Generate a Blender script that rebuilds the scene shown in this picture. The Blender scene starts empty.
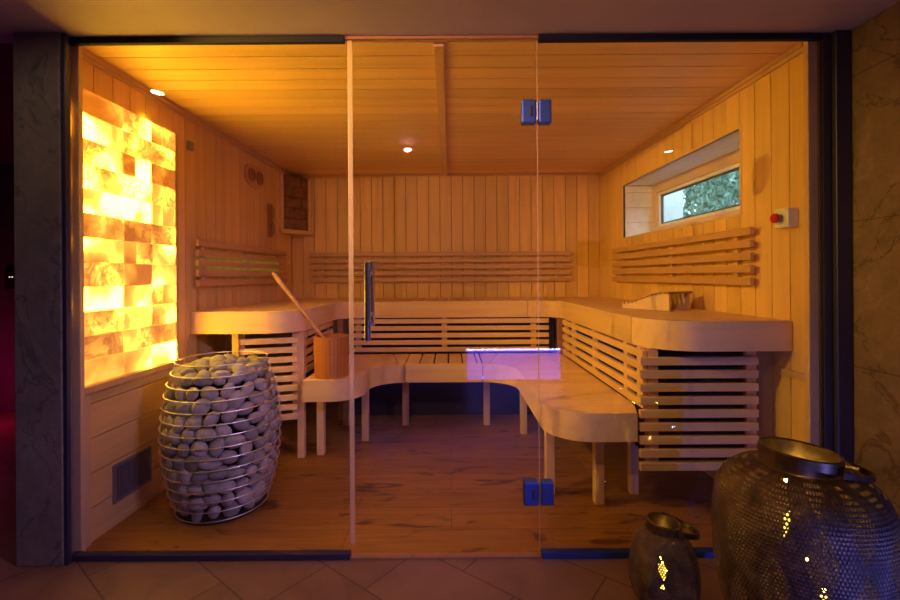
import bpy, bmesh, math, random
import numpy as np
from mathutils import Vector, Matrix, Euler

random.seed(7)
rng = np.random.default_rng(11)
S = bpy.context.scene
C = S.collection
PI = math.pi
R = math.radians

# ------------------------------------------------------------------ camera
EYE = 1.141
CAM_Y = -1.837
cam = bpy.data.cameras.new('camera')
cam.sensor_width = 36.0
cam.lens = 18.0
cam.shift_y = -24 / 900
cam.clip_start = 0.02
cam_ob = bpy.data.objects.new('camera', cam)
C.objects.link(cam_ob)
cam_ob.matrix_world = Matrix.Translation((0, CAM_Y, EYE)) @ Matrix.Rotation(R(90), 4, 'X') @ Matrix.Rotation(R(-0.35), 4, 'Z')
S.camera = cam_ob

# ------------------------------------------------------------------ world, exposure
w = bpy.data.worlds.new('daylight')
S.world = w
w.use_nodes = True
bg = w.node_tree.nodes['Background']
bg.inputs[0].default_value = (0.62, 0.83, 1.0, 1)
bg.inputs[1].default_value = 3.4
S.view_settings.view_transform = 'Standard'
S.view_settings.look = 'None'
S.view_settings.gamma = 1
S.view_settings.use_curve_mapping = False
S.view_settings.exposure = 1.0
S.cycles.use_denoising = True
S.cycles.max_bounces = 12
S.cycles.diffuse_bounces = 6
S.cycles.glossy_bounces = 5
S.cycles.transparent_max_bounces = 24
S.cycles.sample_clamp_indirect = 6.0

# light levels, all in one place
SALT_GLOW = 30.0           # emission of the brightest salt
DOWN_WARM = 120.0          # warm foyer downlight by the pillar
DOWN_PINK = 36.0           # pink foyer downlight
DOWN_VIOLET = 80.0         # violet foyer downlight by the stone wall
TUB_PANEL = 2.6            # its backlit front
BLUE_TUB = 14.0            # the lit rim of the hot tub
BENCH_BLUE = 3.0           # LED strip under the upper bench
FLOOR_BLUE = 12.0          # added blue floor spot, tints the lanterns and the door foot
GREEN_LED = 1.4            # LED strip behind the left backrest


def lamp(name, kind, loc, energy, color, target=None, **kw):
    l = bpy.data.lights.new(name, kind)
    l.energy = energy
    l.color = color
    for k, v in kw.items():
        setattr(l, k, v)
    o = bpy.data.objects.new(name, l)
    o.location = loc
    if target is not None:
        d = Vector(target) - Vector(loc)
        o.rotation_euler = d.to_track_quat('-Z', 'Y').to_euler()
    C.objects.link(o)
    return o


# ------------------------------------------------------------------ materials
class NT:
    def __init__(s, name):
        s.m = bpy.data.materials.new(name)
        s.m.use_nodes = True
        s.t = s.m.node_tree
        s.b = s.t.nodes['Principled BSDF']
        s.out = s.t.nodes['Material Output']

    def n(s, kind, **kw):
        nd = s.t.nodes.new('ShaderNode' + kind)
        for k, v in kw.items():
            if k.startswith('i_'):
                nd.inputs[k[2:].replace('_', ' ')].default_value = v
            else:
                setattr(nd, k, v)
        return nd

    def l(s, a, b):
        s.t.links.new(a, b)

    def math(s, op, a, b=None, c=None):
        nd = s.n('Math', operation=op)
        for i, v in enumerate((a, b, c)):
            if v is None:
                continue
            if isinstance(v, (int, float)):
                nd.inputs[i].default_value = v
            else:
                s.l(v, nd.inputs[i])
        return nd.outputs[0]

    def ramp(s, fac, stops):
        r = s.n('ValToRGB')
        e = r.color_ramp.elements
        while len(e) < len(stops):
            e.new(0.5)
        for i, (p, c) in enumerate(stops):
            e[i].position = p
            e[i].color = (*c, 1)
        s.l(fac, r.inputs[0])
        return r.outputs[0]

    def mix(s, fac, a, b, mode='MIX'):
        nd = s.n('Mix', data_type='RGBA', blend_type=mode)
        for sock, v in ((nd.inputs[0], fac), (nd.inputs[6], a), (nd.inputs[7], b)):
            if isinstance(v, (int, float)):
                sock.default_value = v
            elif isinstance(v, tuple):
                sock.default_value = (*v, 1)
            else:
                s.l(v, sock)
        return nd.outputs[2]

    def coords(s, scale=(1, 1, 1), rot=(0, 0, 0), loc=(0, 0, 0), src='Object'):
        tc = s.n('TexCoord')
        mp = s.n('Mapping')
        mp.inputs['Scale'].default_value = scale
        mp.inputs['Rotation'].default_value = rot
        mp.inputs['Location'].default_value = loc
        s.l(tc.outputs[src], mp.inputs['Vector'])
        return mp.outputs[0]

    def noise(s, vec, scale, detail=4, rough=0.55, dist=0.0):
        nd = s.n('TexNoise')
        nd.inputs['Scale'].default_value = scale
        nd.inputs['Detail'].default_value = detail
        nd.inputs['Roughness'].default_value = rough
        nd.inputs['Distortion'].default_value = dist
        s.l(vec, nd.inputs['Vector'])
        return nd.outputs['Fac']

    def bump(s, h, strength=0.2, dist=0.01):
        b = s.n('Bump')
        b.inputs['Strength'].default_value = strength
        b.inputs['Distance'].default_value = dist
        s.l(h, b.inputs['Height'])
        s.l(b.outputs[0], s.b.inputs['Normal'])


def sc(c, k):
    return tuple(min(1, x * k) for x in c)


def wood(name, base, axis='z', var=0.2, rough=0.45, grain=1.0):
    t = NT(name)
    s = {'x': (1.3, 22, 22), 'y': (22, 1.3, 22), 'z': (22, 22, 1.3)}[axis]
    geo = t.n('NewGeometry')
    rnd = geo.outputs['Random Per Island']
    v = t.coords(s)
    add = t.n('VectorMath', operation='ADD')
    t.l(v, add.inputs[0])
    cx = t.n('CombineXYZ')
    for i in range(3):
        t.l(t.math('MULTIPLY', rnd, 37.0 + 11 * i), cx.inputs[i])
    t.l(cx.outputs[0], add.inputs[1])
    nz = t.noise(add.outputs[0], 1.0, 5, 0.6, 0.6)
    col = t.ramp(nz, [(0.25, sc(base, 1 - 0.16 * grain)), (0.5, base), (0.75, sc(base, 1 + 0.06 * grain))])
    k = t.math('ADD', t.math('MULTIPLY', rnd, var), 1 - var * 0.55)
    hs = t.n('HueSaturation')
    t.l(col, hs.inputs['Color'])
    t.l(k, hs.inputs['Value'])
    t.l(hs.outputs[0], t.b.inputs['Base Color'])
    t.b.inputs['Roughness'].default_value = rough
    t.b.inputs['Specular IOR Level'].default_value = 0.35
    t.bump(nz, 0.08, 0.004)
    return t.m


def plain(name, col, rough=0.5, metal=0.0, noise=0.0, nscale=20, bump=0.0, emit=None, estr=0.0, spec=0.5):
    t = NT(name)
    if noise:
        nz = t.noise(t.coords(), nscale, 5)
        t.l(t.ramp(nz, [(0.3, sc(col, 1 - noise)), (0.7, sc(col, 1 + noise))]), t.b.inputs['Base Color'])
        if bump:
            t.bump(nz, bump, 0.01)
    else:
        t.b.inputs['Base Color'].default_value = (*col, 1)
    t.b.inputs['Roughness'].default_value = rough
    t.b.inputs['Metallic'].default_value = metal
    t.b.inputs['Specular IOR Level'].default_value = spec
    if emit:
        t.b.inputs['Emission Color'].default_value = (*emit, 1)
        t.b.inputs['Emission Strength'].default_value = estr
    return t.m


def glass_mat(name, tint=(0.97, 0.985, 0.98), f0=0.04):
    t = NT(name)
    lw = t.n('LayerWeight')
    lw.inputs[0].default_value = 0.5
    f = t.math('ADD', t.math('MULTIPLY', t.math('POWER', lw.outputs['Facing'], 5.0), 1 - f0), f0)
    tr = t.n('BsdfTransparent')
    tr.inputs[0].default_value = (*tint, 1)
    gl = t.n('BsdfGlossy')
    gl.inputs['Roughness'].default_value = 0.0
    gl.inputs['Color'].default_value = (1, 1, 1, 1)
    mx = t.n('MixShader')
    t.l(f, mx.inputs[0])
    t.l(tr.outputs[0], mx.inputs[1])
    t.l(gl.outputs[0], mx.inputs[2])
    t.l(mx.outputs[0], t.out.inputs[0])
    return t.m


def lit_panel():
    t = NT('backlit tub panel')
    nz = t.noise(t.coords((1, 1, 3)), 9.0, 5, 0.6, 0.8)
    t.l(t.ramp(nz, [(0.3, (0.03, 0.03, 0.75)), (0.7, (0.12, 0.10, 1.0))]), t.b.inputs['Emission Color'])
    t.b.inputs['Emission Strength'].default_value = TUB_PANEL
    t.b.inputs['Base Color'].default_value = (0.5, 0.5, 0.8, 1)
    return t.m


def seal_mat():
    t = NT('milky plastic seal')
    t.b.inputs['Base Color'].default_value = (0.80, 0.66, 0.52, 1)
    t.b.inputs['Roughness'].default_value = 0.35
    tl = t.n('BsdfTranslucent')
    tl.inputs[0].default_value = (0.85, 0.68, 0.50, 1)
    tr = t.n('BsdfTransparent')
    m1 = t.n('MixShader')
    m1.inputs[0].default_value = 0.5
    t.l(t.b.outputs[0], m1.inputs[1])
    t.l(tl.outputs[0], m1.inputs[2])
    m2 = t.n('MixShader')
    m2.inputs[0].default_value = 0.55
    t.l(m1.outputs[0], m2.inputs[1])
    t.l(tr.outputs[0], m2.inputs[2])
    t.l(m2.outputs[0], t.out.inputs[0])
    return t.m


ASPEN = (0.80, 0.50, 0.18)
M = {}
M['wall_v'] = wood('aspen wall boards', ASPEN, 'z')
M['wall_h'] = wood('aspen boards lying', sc(ASPEN, 0.92), 'y')
M['ceil'] = wood('aspen ceiling boards', ASPEN, 'x')
M['wood_x'] = wood('bench aspen x', (0.76, 0.49, 0.24), 'x', 0.14)
M['wood_y'] = wood('bench aspen y', (0.76, 0.49, 0.24), 'y', 0.14)
M['wood_z'] = wood('bench aspen z', (0.70, 0.45, 0.25), 'z', 0.1)
M['trim'] = wood('moulding aspen', (0.66, 0.40, 0.19), 'y', 0.08)
M['slat_y'] = wood('backrest alder y', (0.60, 0.34, 0.15), 'y', 0.12)
M['slat_x'] = wood('backrest alder x', (0.62, 0.36, 0.18), 'x', 0.12)
M['brownwood'] = wood('thermo treated wood', (0.36, 0.17, 0.07), 'y', 0.1)
M['pale'] = wood('pale reveal boards', (0.80, 0.74, 0.68), 'y', 0.06)
M['frame_wood'] = wood('window frame wood', (0.72, 0.50, 0.32), 'y', 0.05)
M['ladle'] = wood('ladle wood', (0.62, 0.34, 0.12), 'z', 0.0)
M['bucketwood'] = wood('bucket wood', (0.42, 0.15, 0.03), 'z', 0.12, 0.35)
M['shadeboard'] = plain('dark sheet for under-bench shade', (0.030, 0.024, 0.030), 0.8)  # near black, stands in for the unlit space under the bench
M['groove'] = plain('board backing', (0.10, 0.05, 0.02), 0.9)
M['glass'] = glass_mat('clear glass')
M['plaster'] = plain('foyer ceiling plaster', (0.48, 0.36, 0.36), 0.85, noise=0.04, nscale=6)
M['darkwall'] = plain('dark foyer wall', (0.10, 0.06, 0.06), 0.7, noise=0.15, nscale=5)
M['chrome'] = plain('brushed steel', (0.50, 0.50, 0.56), 0.42, 1.0)
M['hinge'] = plain('satin metal with painted blue reflection', (0.08, 0.15, 0.52), 0.45, 0.9)  # chrome; the blue glow it mirrors is put into the base colour
M['header'] = plain('dark painted channel', (0.014, 0.012, 0.026), 0.7, spec=0.2)
M['handle'] = plain('polished steel', (0.42, 0.40, 0.46), 0.22, 1.0)
M['alu'] = plain('anodised dark aluminium', (0.07, 0.06, 0.11), 0.4, 0.6)
M['wire'] = plain('steel wire', (0.85, 0.80, 0.74), 0.38, 1.0)
M['darksteel'] = plain('dark heater core', (0.03, 0.028, 0.03), 0.7, 0.3)
M['seal'] = seal_mat()
M['black'] = plain('black plastic', (0.012, 0.012, 0.014), 0.5)
M['white_pl'] = plain('white plastic', (0.78, 0.76, 0.76), 0.4)
M['red_pl'] = plain('red plastic', (0.62, 0.02, 0.015), 0.35)
M['vent'] = plain('grey vent metal', (0.30, 0.28, 0.30), 0.45, 0.6)
M['white_frame'] = plain('white sash paint', (0.82, 0.82, 0.82), 0.4)
M['gasket'] = plain('grey window gasket', (0.10, 0.13, 0.16), 0.5)
M['leaf'] = plain('hedge leaves', (0.20, 0.36, 0.27), 0.55, noise=0.6, nscale=16)
M['render_wall'] = plain('pale outdoor render', (0.75, 0.78, 0.80), 0.9, noise=0.03)
M['soil'] = plain('outdoor soil', (0.12, 0.10, 0.06), 0.9, noise=0.3)
M['tub'] = plain('white tub acrylic', (0.75, 0.75, 0.80), 0.25)
M['tub_rim'] = plain('lit tub rim', (0.1, 0.2, 0.9), 0.4, emit=(0.40, 0.36, 1.0), estr=BLUE_TUB * 1.6)
M['tub_panel'] = lit_panel()
M['lamp_face'] = plain('downlight face', (0.9, 0.9, 0.85), 0.5, emit=(1.0, 0.86, 0.66), estr=60)
M['blue_led'] = plain('blue LED strip', (0.1, 0.1, 0.9), 0.5, emit=(0.10, 0.12, 1.0), estr=BENCH_BLUE)
M['green_led'] = plain('green LED strip', (0.5, 0.9, 0.3), 0.5, emit=(0.50, 0.85, 0.22), estr=GREEN_LED)
M['fairy'] = plain('warm fairy light', (1, 0.8, 0.3), 0.5, emit=(1.0, 0.66, 0.10), estr=25)
M['tube'] = plain('added warm glow tube', (1, 0.8, 0.3), 0.5, emit=(1.0, 0.62, 0.07), estr=1.3)  # glow added inside the lanterns to fill the holes with gold
M['led_dot'] = plain('switch pilot lights', (0.9, 0.7, 0.5), 0.5, emit=(1.0, 0.75, 0.45), estr=0.5)


def floor_wood():
    t = NT('oak floor boards')
    v = t.coords((1, 1, 1))
    br = t.n('TexBrick')
    br.offset = 0.37
    br.inputs['Scale'].default_value = 1.0
    br.inputs['Brick Width'].default_value = 1.25
    br.inputs['Row Height'].default_value = 0.19
    br.inputs['Mortar Size'].default_value = 0.0014
    br.inputs['Mortar Smooth'].default_value = 0.3
    br.inputs['Color1'].default_value = (0.36, 0.160, 0.026, 1)
    br.inputs['Color2'].default_value = (0.27, 0.115, 0.018, 1)
    br.inputs['Mortar'].default_value = (0.09, 0.035, 0.012, 1)
    t.l(v, br.inputs['Vector'])
    g = t.noise(t.coords((2.0, 28, 1)), 1.0, 6, 0.65, 1.0)
    c = t.mix(1.0, br.outputs['Color'], t.ramp(g, [(0.25, (0.62, 0.58, 0.54)), (0.6, (1.05, 1.02, 1.0)), (0.8, (1.15, 1.1, 1.05))]), 'MULTIPLY')
    k = t.noise(t.coords((3.2, 11, 1), loc=(3, 1, 0)), 1.0, 3, 0.5, 1.4)
    knots = t.ramp(k, [(0.31, (0.22, 0.17, 0.14)), (0.41, (1, 1, 1)), (1.0, (1, 1, 1))])
    c = t.mix(0.85, c, knots, 'MULTIPLY')
    t.l(c, t.b.inputs['Base Color'])
    t.b.inputs['Roughness'].default_value = 0.42
    t.b.inputs['Specular IOR Level'].default_value = 0.4
    t.bump(g, 0.08, 0.004)
    return t.m


def floor_tile():
    t = NT('terracotta foyer tiles')
    v = t.coords((1, 1, 1), rot=(0, 0, R(38)), loc=(0.13, 0.05, 0))
    br = t.n('TexBrick')
    br.offset = 0.5
    br.inputs['Scale'].default_value = 1.0
    br.inputs['Brick Width'].default_value = 0.45
    br.inputs['Row Height'].default_value = 0.30
    br.inputs['Mortar Size'].default_value = 0.0025
    br.inputs['Color1'].default_value = (0.28, 0.145, 0.075, 1)
    br.inputs['Color2'].default_value = (0.22, 0.110, 0.056, 1)
    br.inputs['Mortar'].default_value = (0.09, 0.046, 0.026, 1)
    t.l(v, br.inputs['Vector'])
    nz = t.noise(t.coords(), 5.0, 6, 0.6, 0.8)
    c = t.mix(1.0, br.outputs['Color'], t.ramp(nz, [(0.3, (0.75, 0.72, 0.7)), (0.7, (1.1, 1.08, 1.05))]), 'MULTIPLY')
    t.l(c, t.b.inputs['Base Color'])
    t.b.inputs['Roughness'].default_value = 0.5
    t.bump(nz, 0.05, 0.01)
    return t.m


def stone_slab(name, base, joints=False, crack=0.5):
    t = NT(name)
    v = t.coords((1, 1, 1))
    n1 = t.noise(v, 3.5, 8, 0.65, 0.8)
    col = t.ramp(n1, [(0.25, sc(base, 0.62)), (0.55, base), (0.8, sc(base, 1.35))])
    n2 = t.noise(v, 22, 6, 0.6)
    col = t.mix(0.5, col, t.ramp(n2, [(0.3, (0.7, 0.68, 0.66)), (0.7, (1.15, 1.12, 1.1))]), 'MULTIPLY')
    # veins: thin dark lines where a warped noise crosses its middle
    w1 = t.noise(t.coords((1.6, 1.6, 1.0), loc=(2, 5, 1)), 1.5, 6, 0.6, 1.2)
    d = t.math('ABSOLUTE', t.math('SUBTRACT', w1, 0.5))
    vein = t.ramp(d, [(0.0, (0.32, 0.26, 0.22)), (0.012, (1, 1, 1)), (1, (1, 1, 1))])
    col = t.mix(crack, col, vein, 'MULTIPLY')
    w2 = t.noise(t.coords((2.5, 2.5, 1.6), loc=(7, 1, 4)), 2.2, 6, 0.6, 1.0)
    d2 = t.math('ABSOLUTE', t.math('SUBTRACT', w2, 0.5))
    col = t.mix(0.35, col, t.ramp(d2, [(0.0, (1.9, 1.8, 1.6)), (0.010, (1, 1, 1)), (1, (1, 1, 1))]), 'MULTIPLY')
    if joints:
        sp = t.n('SeparateXYZ')
        t.l(v, sp.inputs[0])
        fr = t.math('FRACT', t.math('DIVIDE', t.math('ADD', sp.outputs[2], 0.10), 0.58))
        dj = t.math('ABSOLUTE', t.math('SUBTRACT', fr, 0.5))
        jl = t.ramp(dj, [(0.0, (0.35, 0.3, 0.26)), (0.006, (1, 1, 1)), (1, (1, 1, 1))])
        col = t.mix(1.0, col, jl, 'MULTIPLY')
    t.l(col, t.b.inputs['Base Color'])
    t.b.inputs['Roughness'].default_value = 0.55
    t.bump(n2, 0.1, 0.01)
    return t.m


def salt_mat():
    t = NT('backlit salt bricks')
    geo = t.n('NewGeometry')
    rnd = geo.outputs['Random Per Island']
    v = t.coords((1, 1, 1))
    add = t.n('VectorMath', operation='ADD')
    t.l(v, add.inputs[0])
    cx = t.n('CombineXYZ')
    for i in range(3):
        t.l(t.math('MULTIPLY', rnd, 23.0 + 7 * i), cx.inputs[i])
    t.l(cx.outputs[0], add.inputs[1])
    p = add.outputs[0]
    cloud = t.noise(p, 4.6, 2, 0.45, 0.25)              # where the lamps behind shine through
    vein = t.noise(p, 7.0, 7, 0.68, 2.0)                # iron veins
    dark = t.math('ABSOLUTE', t.math('SUBTRACT', vein, 0.5))
    k = t.math('ADD', cloud, t.math('MULTIPLY', t.math('SUBTRACT', rnd, 0.5), 0.30))
    col = t.ramp(k, [(0.26, (0.75, 0.20, 0.008)), (0.38, (0.97, 0.40, 0.030)), (0.50, (1.0, 0.50, 0.055)), (0.60, (1.0, 0.58, 0.035)), (0.72, (1.0, 0.62, 0.016))])
    st = t.ramp(k, [(0.27, (0.011,) * 3), (0.36, (0.016,) * 3), (0.48, (0.024,) * 3), (0.57, (0.055,) * 3), (0.64, (0.34,) * 3), (0.72, (1, 1, 1))])
    vm = t.ramp(dark, [(0.0, (0.40, 0.20, 0.10)), (0.05, (1, 1, 1)), (1, (1, 1, 1))])
    # only some bricks carry veins
    has = t.ramp(t.math('FRACT', t.math('MULTIPLY', rnd, 7.31)), [(0.30, (0, 0, 0)), (0.40, (1, 1, 1))])
    col2 = t.mix(has, col, t.mix(1.0, col, vm, 'MULTIPLY'))
    t.l(col2, t.b.inputs['Emission Color'])
    t.l(t.math('MULTIPLY', st, SALT_GLOW), t.b.inputs['Emission Strength'])
    t.b.inputs['Base Color'].default_value = (0.75, 0.42, 0.18, 1)
    t.b.inputs['Roughness'].default_value = 0.5
    t.bump(vein, 0.25, 0.01)
    return t.m


def pebble_mat():
    t = NT('rounded grey stone')
    oi = t.n('ObjectInfo')
    n1 = t.noise(t.coords(), 40, 5, 0.6)
    c = t.ramp(n1, [(0.3, (0.33, 0.30, 0.27)), (0.7, (0.48, 0.44, 0.39))])
    hs = t.n('HueSaturation')
    t.l(c, hs.inputs['Color'])
    t.l(t.math('ADD', t.math('MULTIPLY', oi.outputs['Random'], 0.55), 0.62), hs.inputs['Value'])
    t.l(hs.outputs[0], t.b.inputs['Base Color'])
    t.b.inputs['Roughness'].default_value = 0.75
    t.bump(n1, 0.12, 0.004)
    return t.m


def lantern_mat(name, nu, nv, height, r):
    """Antique bronze pierced with rows of small holes set in leaf-shaped fields."""
    t = NT(name)
    tc = t.n('TexCoord')
    sp = t.n('SeparateXYZ')
    t.l(tc.outputs['Object'], sp.inputs[0])
    ang = t.math('DIVIDE', t.math('ARCTAN2', sp.outputs[1], sp.outputs[0]), 2 * PI)
    u = t.math('MULTIPLY', ang, nu)
    vv = t.math('MULTIPLY', sp.outputs[2], nv)
    row = t.math('FLOOR', vv)
    u2 = t.math('ADD', u, t.math('MULTIPLY', t.math('FRACT', t.math('MULTIPLY', row, 0.5)), 1.0))
    fu = t.math('SUBTRACT', t.math('FRACT', u2), 0.5)
    fv = t.math('SUBTRACT', t.math('FRACT', vv), 0.5)
    d = t.math('SQRT', t.math('ADD', t.math('MULTIPLY', fu, fu), t.math('MULTIPLY', fv, fv)))
    # large motif: pointed leaves round the body
    mu = t.math('SUBTRACT', t.math('FRACT', t.math('MULTIPLY', ang, 14)), 0.5)
    mz = t.math('FRACT', t.math('ADD', t.math('DIVIDE', sp.outputs[2], height * 0.36), t.math('MULTIPLY', t.math('FLOOR', t.math('MULTIPLY', ang, 14)), 0.5)))
    wdt = t.math('MULTIPLY', t.math('SINE', t.math('MULTIPLY', mz, PI)), 0.40)
    dd = t.math('SUBTRACT', wdt, t.math('ABSOLUTE', mu))
    inside = t.math('GREATER_THAN', dd, 0.06)
    ring = t.math('LESS_THAN', t.math('ABSOLUTE', t.math('SUBTRACT', dd, 0.03)), 0.022)
    hole = t.math('MULTIPLY', t.math('LESS_THAN', d, 0.30), inside)
    vo = t.n('TexVoronoi', feature='DISTANCE_TO_EDGE')
    vo.inputs['Scale'].default_value = 34 if r > 0.2 else 60
    t.l(tc.outputs['Object'], vo.inputs['Vector'])
    fil = t.math('MULTIPLY', t.math('LESS_THAN', vo.outputs['Distance'], 0.07), 1.0)
    relief = t.math('ADD', t.math('ADD', ring, t.math('MULTIPLY', fil, 0.8)), t.math('MULTIPLY', d, 0.6))
    nz = t.noise(tc.outputs['Object'], 14, 6, 0.65, 0.5)
    col = t.ramp(nz, [(0.3, (0.09, 0.06, 0.05)), (0.55, (0.22, 0.145, 0.10)), (0.75, (0.40, 0.27, 0.15))])
    col = t.mix(t.math('MULTIPLY', ring, 0.5), col, (0.20, 0.14, 0.08))
    t.l(col, t.b.inputs['Base Color'])
    t.b.inputs['Metallic'].default_value = 0.85
    t.b.inputs['Roughness'].default_value = 0.52
    t.bump(relief, 1.0, 0.006)
    tr = t.n('BsdfTransparent')
    mx = t.n('MixShader')
    t.l(hole, mx.inputs[0])
    t.l(t.b.outputs[0], mx.inputs[1])
    t.l(tr.outputs[0], mx.inputs[2])
    t.l(mx.outputs[0], t.out.inputs[0])
    return t.m


M['floor'] = floor_wood()
M['tile'] = floor_tile()
M['pillar'] = stone_slab('dark marble pillar', (0.24, 0.185, 0.14), crack=0.6)
M['slab'] = stone_slab('brown stone slabs', (0.19, 0.115, 0.066), joints=True, crack=0.75)
M['salt'] = salt_mat()
M['salt_off'] = plain('unlit salt bricks', (0.20, 0.09, 0.045), 0.35, noise=0.45, nscale=14)
M['pebble'] = pebble_mat()
M['bronze'] = plain('aged bronze', (0.20, 0.13, 0.07), 0.38, 0.9, noise=0.5, nscale=18)


# ------------------------------------------------------------------ mesh builder
class MB:
    def __init__(s, fn=None):
        s.v, s.f, s.fn = [], [], fn

    def add(s, vs, fs):
        k = len(s.v)
        s.v += [tuple(s.fn(*p)) if s.fn else tuple(p) for p in vs]
        s.f += [tuple(i + k for i in f) for f in fs]
        return s

    def box(s, x0, x1, y0, y1, z0, z1):
        vs = [(x, y, z) for z in (z0, z1) for y in (y0, y1) for x in (x0, x1)]
        return s.add(vs, [(0, 2, 3, 1), (4, 5, 7, 6), (0, 1, 5, 4), (2, 6, 7, 3), (0, 4, 6, 2), (1, 3, 7, 5)])

    def prism(s, poly, z0, z1):
        n = len(poly)
        a = sum(poly[i][0] * poly[(i + 1) % n][1] - poly[(i + 1) % n][0] * poly[i][1] for i in range(n))
        if a < 0:
            poly = poly[::-1]
        vs = [(x, y, z0) for x, y in poly] + [(x, y, z1) for x, y in poly]
        fs = [tuple(range(n))[::-1], tuple(range(n, 2 * n))]
        fs += [(i, (i + 1) % n, n + (i + 1) % n, n + i) for i in range(n)]
        return s.add(vs, fs)

    def band(s, path, t, z0, z1):
        """a board bent along a plan path; t = thickness to the left of the path"""
        P = [Vector(p) for p in path]
        off = []
        for i, p in enumerate(P):
            a = P[max(0, i - 1)]
            b = P[min(len(P) - 1, i + 1)]
            d = (b - a).normalized()
            off.append(p + Vector((-d.y, d.x)) * t)
        n = len(P)
        vs = []
        for a, b in zip(P, off):
            vs += [(a.x, a.y, z0), (a.x, a.y, z1), (b.x, b.y, z1), (b.x, b.y, z0)]
        fs = []
        for i in range(n - 1):
            k = 4 * i
            for j in range(4):
                fs.append((k + j, k + (j + 1) % 4, k + 4 + (j + 1) % 4, k + 4 + j))
        fs += [(3, 2, 1, 0), (4 * n - 4, 4 * n - 3, 4 * n - 2, 4 * n - 1)]
        return s.add(vs, fs)

    def tube(s, pts, r, seg=10, closed=False, cap=True):
        P = [Vector(p) for p in pts]
        n = len(P)
        rr = r if isinstance(r, (list, tuple)) else [r] * n
        vs, fs = [], []
        ref = Vector((0, 0, 1))
        for i, p in enumerate(P):
            if closed:
                d = P[(i + 1) % n] - P[i - 1]
            else:
                d = P[min(n - 1, i + 1)] - P[max(0, i - 1)]
            d.normalize()
            up = ref if abs(d.dot(ref)) < 0.95 else Vector((1, 0, 0))
            a = d.cross(up).normalized()
            b = a.cross(d)
            for k in range(seg):
                th = 2 * PI * k / seg
                vs.append(tuple(p + (a * math.cos(th) + b * math.sin(th)) * rr[i]))
        for i in range(n if closed else n - 1):
            j = (i + 1) % n
            for k in range(seg):
                l = (k + 1) % seg
                fs.append((i * seg + k, i * seg + l, j * seg + l, j * seg + k))
        if cap and not closed:
            fs += [tuple(range(seg))[::-1], tuple(range((n - 1) * seg, n * seg))]
        return s.add(vs, fs)

    def lathe(s, prof, seg=48, c=(0, 0, 0), cap=False):
        vs, fs = [], []
        for r, z in prof:
            for k in range(seg):
                th = 2 * PI * k / seg
                vs.append((c[0] + r * math.cos(th), c[1] + r * math.sin(th), c[2] + z))
        for i in range(len(prof) - 1):
            for k in range(seg):
                l = (k + 1) % seg
                fs.append((i * seg + k, i * seg + l, (i + 1) * seg + l, (i + 1) * seg + k))
        if cap:
            fs += [tuple(range(seg))[::-1], tuple(range((len(prof) - 1) * seg, len(prof) * seg))]
        return s.add(vs, fs)

    def ball(s, c, r, seg=12, rings=8):
        prof = [(max(1e-4, r * math.sin(PI * i / rings)), -r * math.cos(PI * i / rings)) for i in range(rings + 1)]
        return s.lathe(prof, seg, c)

    def build(s, name, mat, parent=None, origin=None, smooth=False, bevel=0.0, angle=35):
        o0 = Vector(parent.location) if parent is not None else Vector(origin or (0, 0, 0))
        if parent is not None and parent.parent is not None:
            o0 = Vector(parent.matrix_basis.translation) + Vector(parent.parent.location)
        me = bpy.data.meshes.new(name)
        me.from_pydata([tuple(Vector(v) - o0) for v in s.v], [], s.f)
        bm_ = bmesh.new()
        bm_.from_mesh(me)
        bmesh.ops.recalc_face_normals(bm_, faces=bm_.faces)
        bm_.to_mesh(me)
        bm_.free()
        if smooth:
            me.polygons.foreach_set('use_smooth', [True] * len(me.polygons))
            me.set_sharp_from_angle(angle=R(angle))
        me.materials.append(mat)
        o = bpy.data.objects.new(name, me)
        C.objects.link(o)
        if parent is not None:
            o.parent = parent
        else:
            o.location = o0
        if bevel:
            b = o.modifiers.new('bevel', 'BEVEL')
            b.width = bevel
            b.segments = 2
            b.limit_method = 'ANGLE'
            b.angle_limit = R(40)
        return o


def thing(name, label, cat, loc=(0, 0, 0), group=None):
    o = bpy.data.objects.new(name, None)
    o.empty_display_size = 0.05
    o.location = loc
    C.objects.link(o)
    return tag(o, label, cat, group)


def tag(o, label, cat, group=None, kind=None):
    o['label'] = label
    o['category'] = cat
    if group:
        o['group'] = group
    if kind:
        o['kind'] = kind
    return o


def struct(o, label=None, cat=None):
    o['kind'] = 'structure'
    if label:
        o['label'] = label
    if cat:
        o['category'] = cat
    return o


def arc(cx, cy, r, a0, a1, n=10):
    return [(cx + r * math.cos(R(a0 + (a1 - a0) * i / n)), cy + r * math.sin(R(a0 + (a1 - a0) * i / n))) for i in range(n + 1)]


# room numbers
D = 2.445          # depth of the cabin behind the glass
HC = 2.112         # cabin ceiling
FC = 2.118         # foyer ceiling


def LX(y):
    return -1.56 + 0.023 * y


def RX(y):
    return 1.495 - 0.024 * y


def LW(u, n, z):       # a point n out from the left wall
    return (LX(u) + n, u, z)


def RW(u, n, z):       # a point n out from the right wall
    return (RX(u) - n, u, z)


# ================================================================== SETTING
struct(MB().box(-1.56, 1.62, -0.012, D + 0.1, -0.08, 0).build('floor', M['floor']), 'brown oak plank floor of the sauna cabin', 'floor')
struct(MB().box(-4.2, 3.2, -4.6, -0.012, -0.08, 0).build('floor', M['tile']), 'terracotta tile floor in front of the glass', 'floor')
struct(MB().box(-4.2, -1.56, -0.012, 2.2, -0.08, 0).build('floor', M['tile']), 'tile floor of the dark passage left of the cabin', 'floor')
struct(MB().box(-4.2, 3.2, -4.6, 0.03, FC, FC + 0.1).build('ceiling', M['plaster']), 'smooth plaster ceiling in front of the sauna', 'ceiling')
struct(MB().box(-4.2, -1.66, 0.03, 2.2, FC, FC + 0.1).build('ceiling', M['darkwall']), 'dark ceiling of the passage', 'ceiling')

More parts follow.
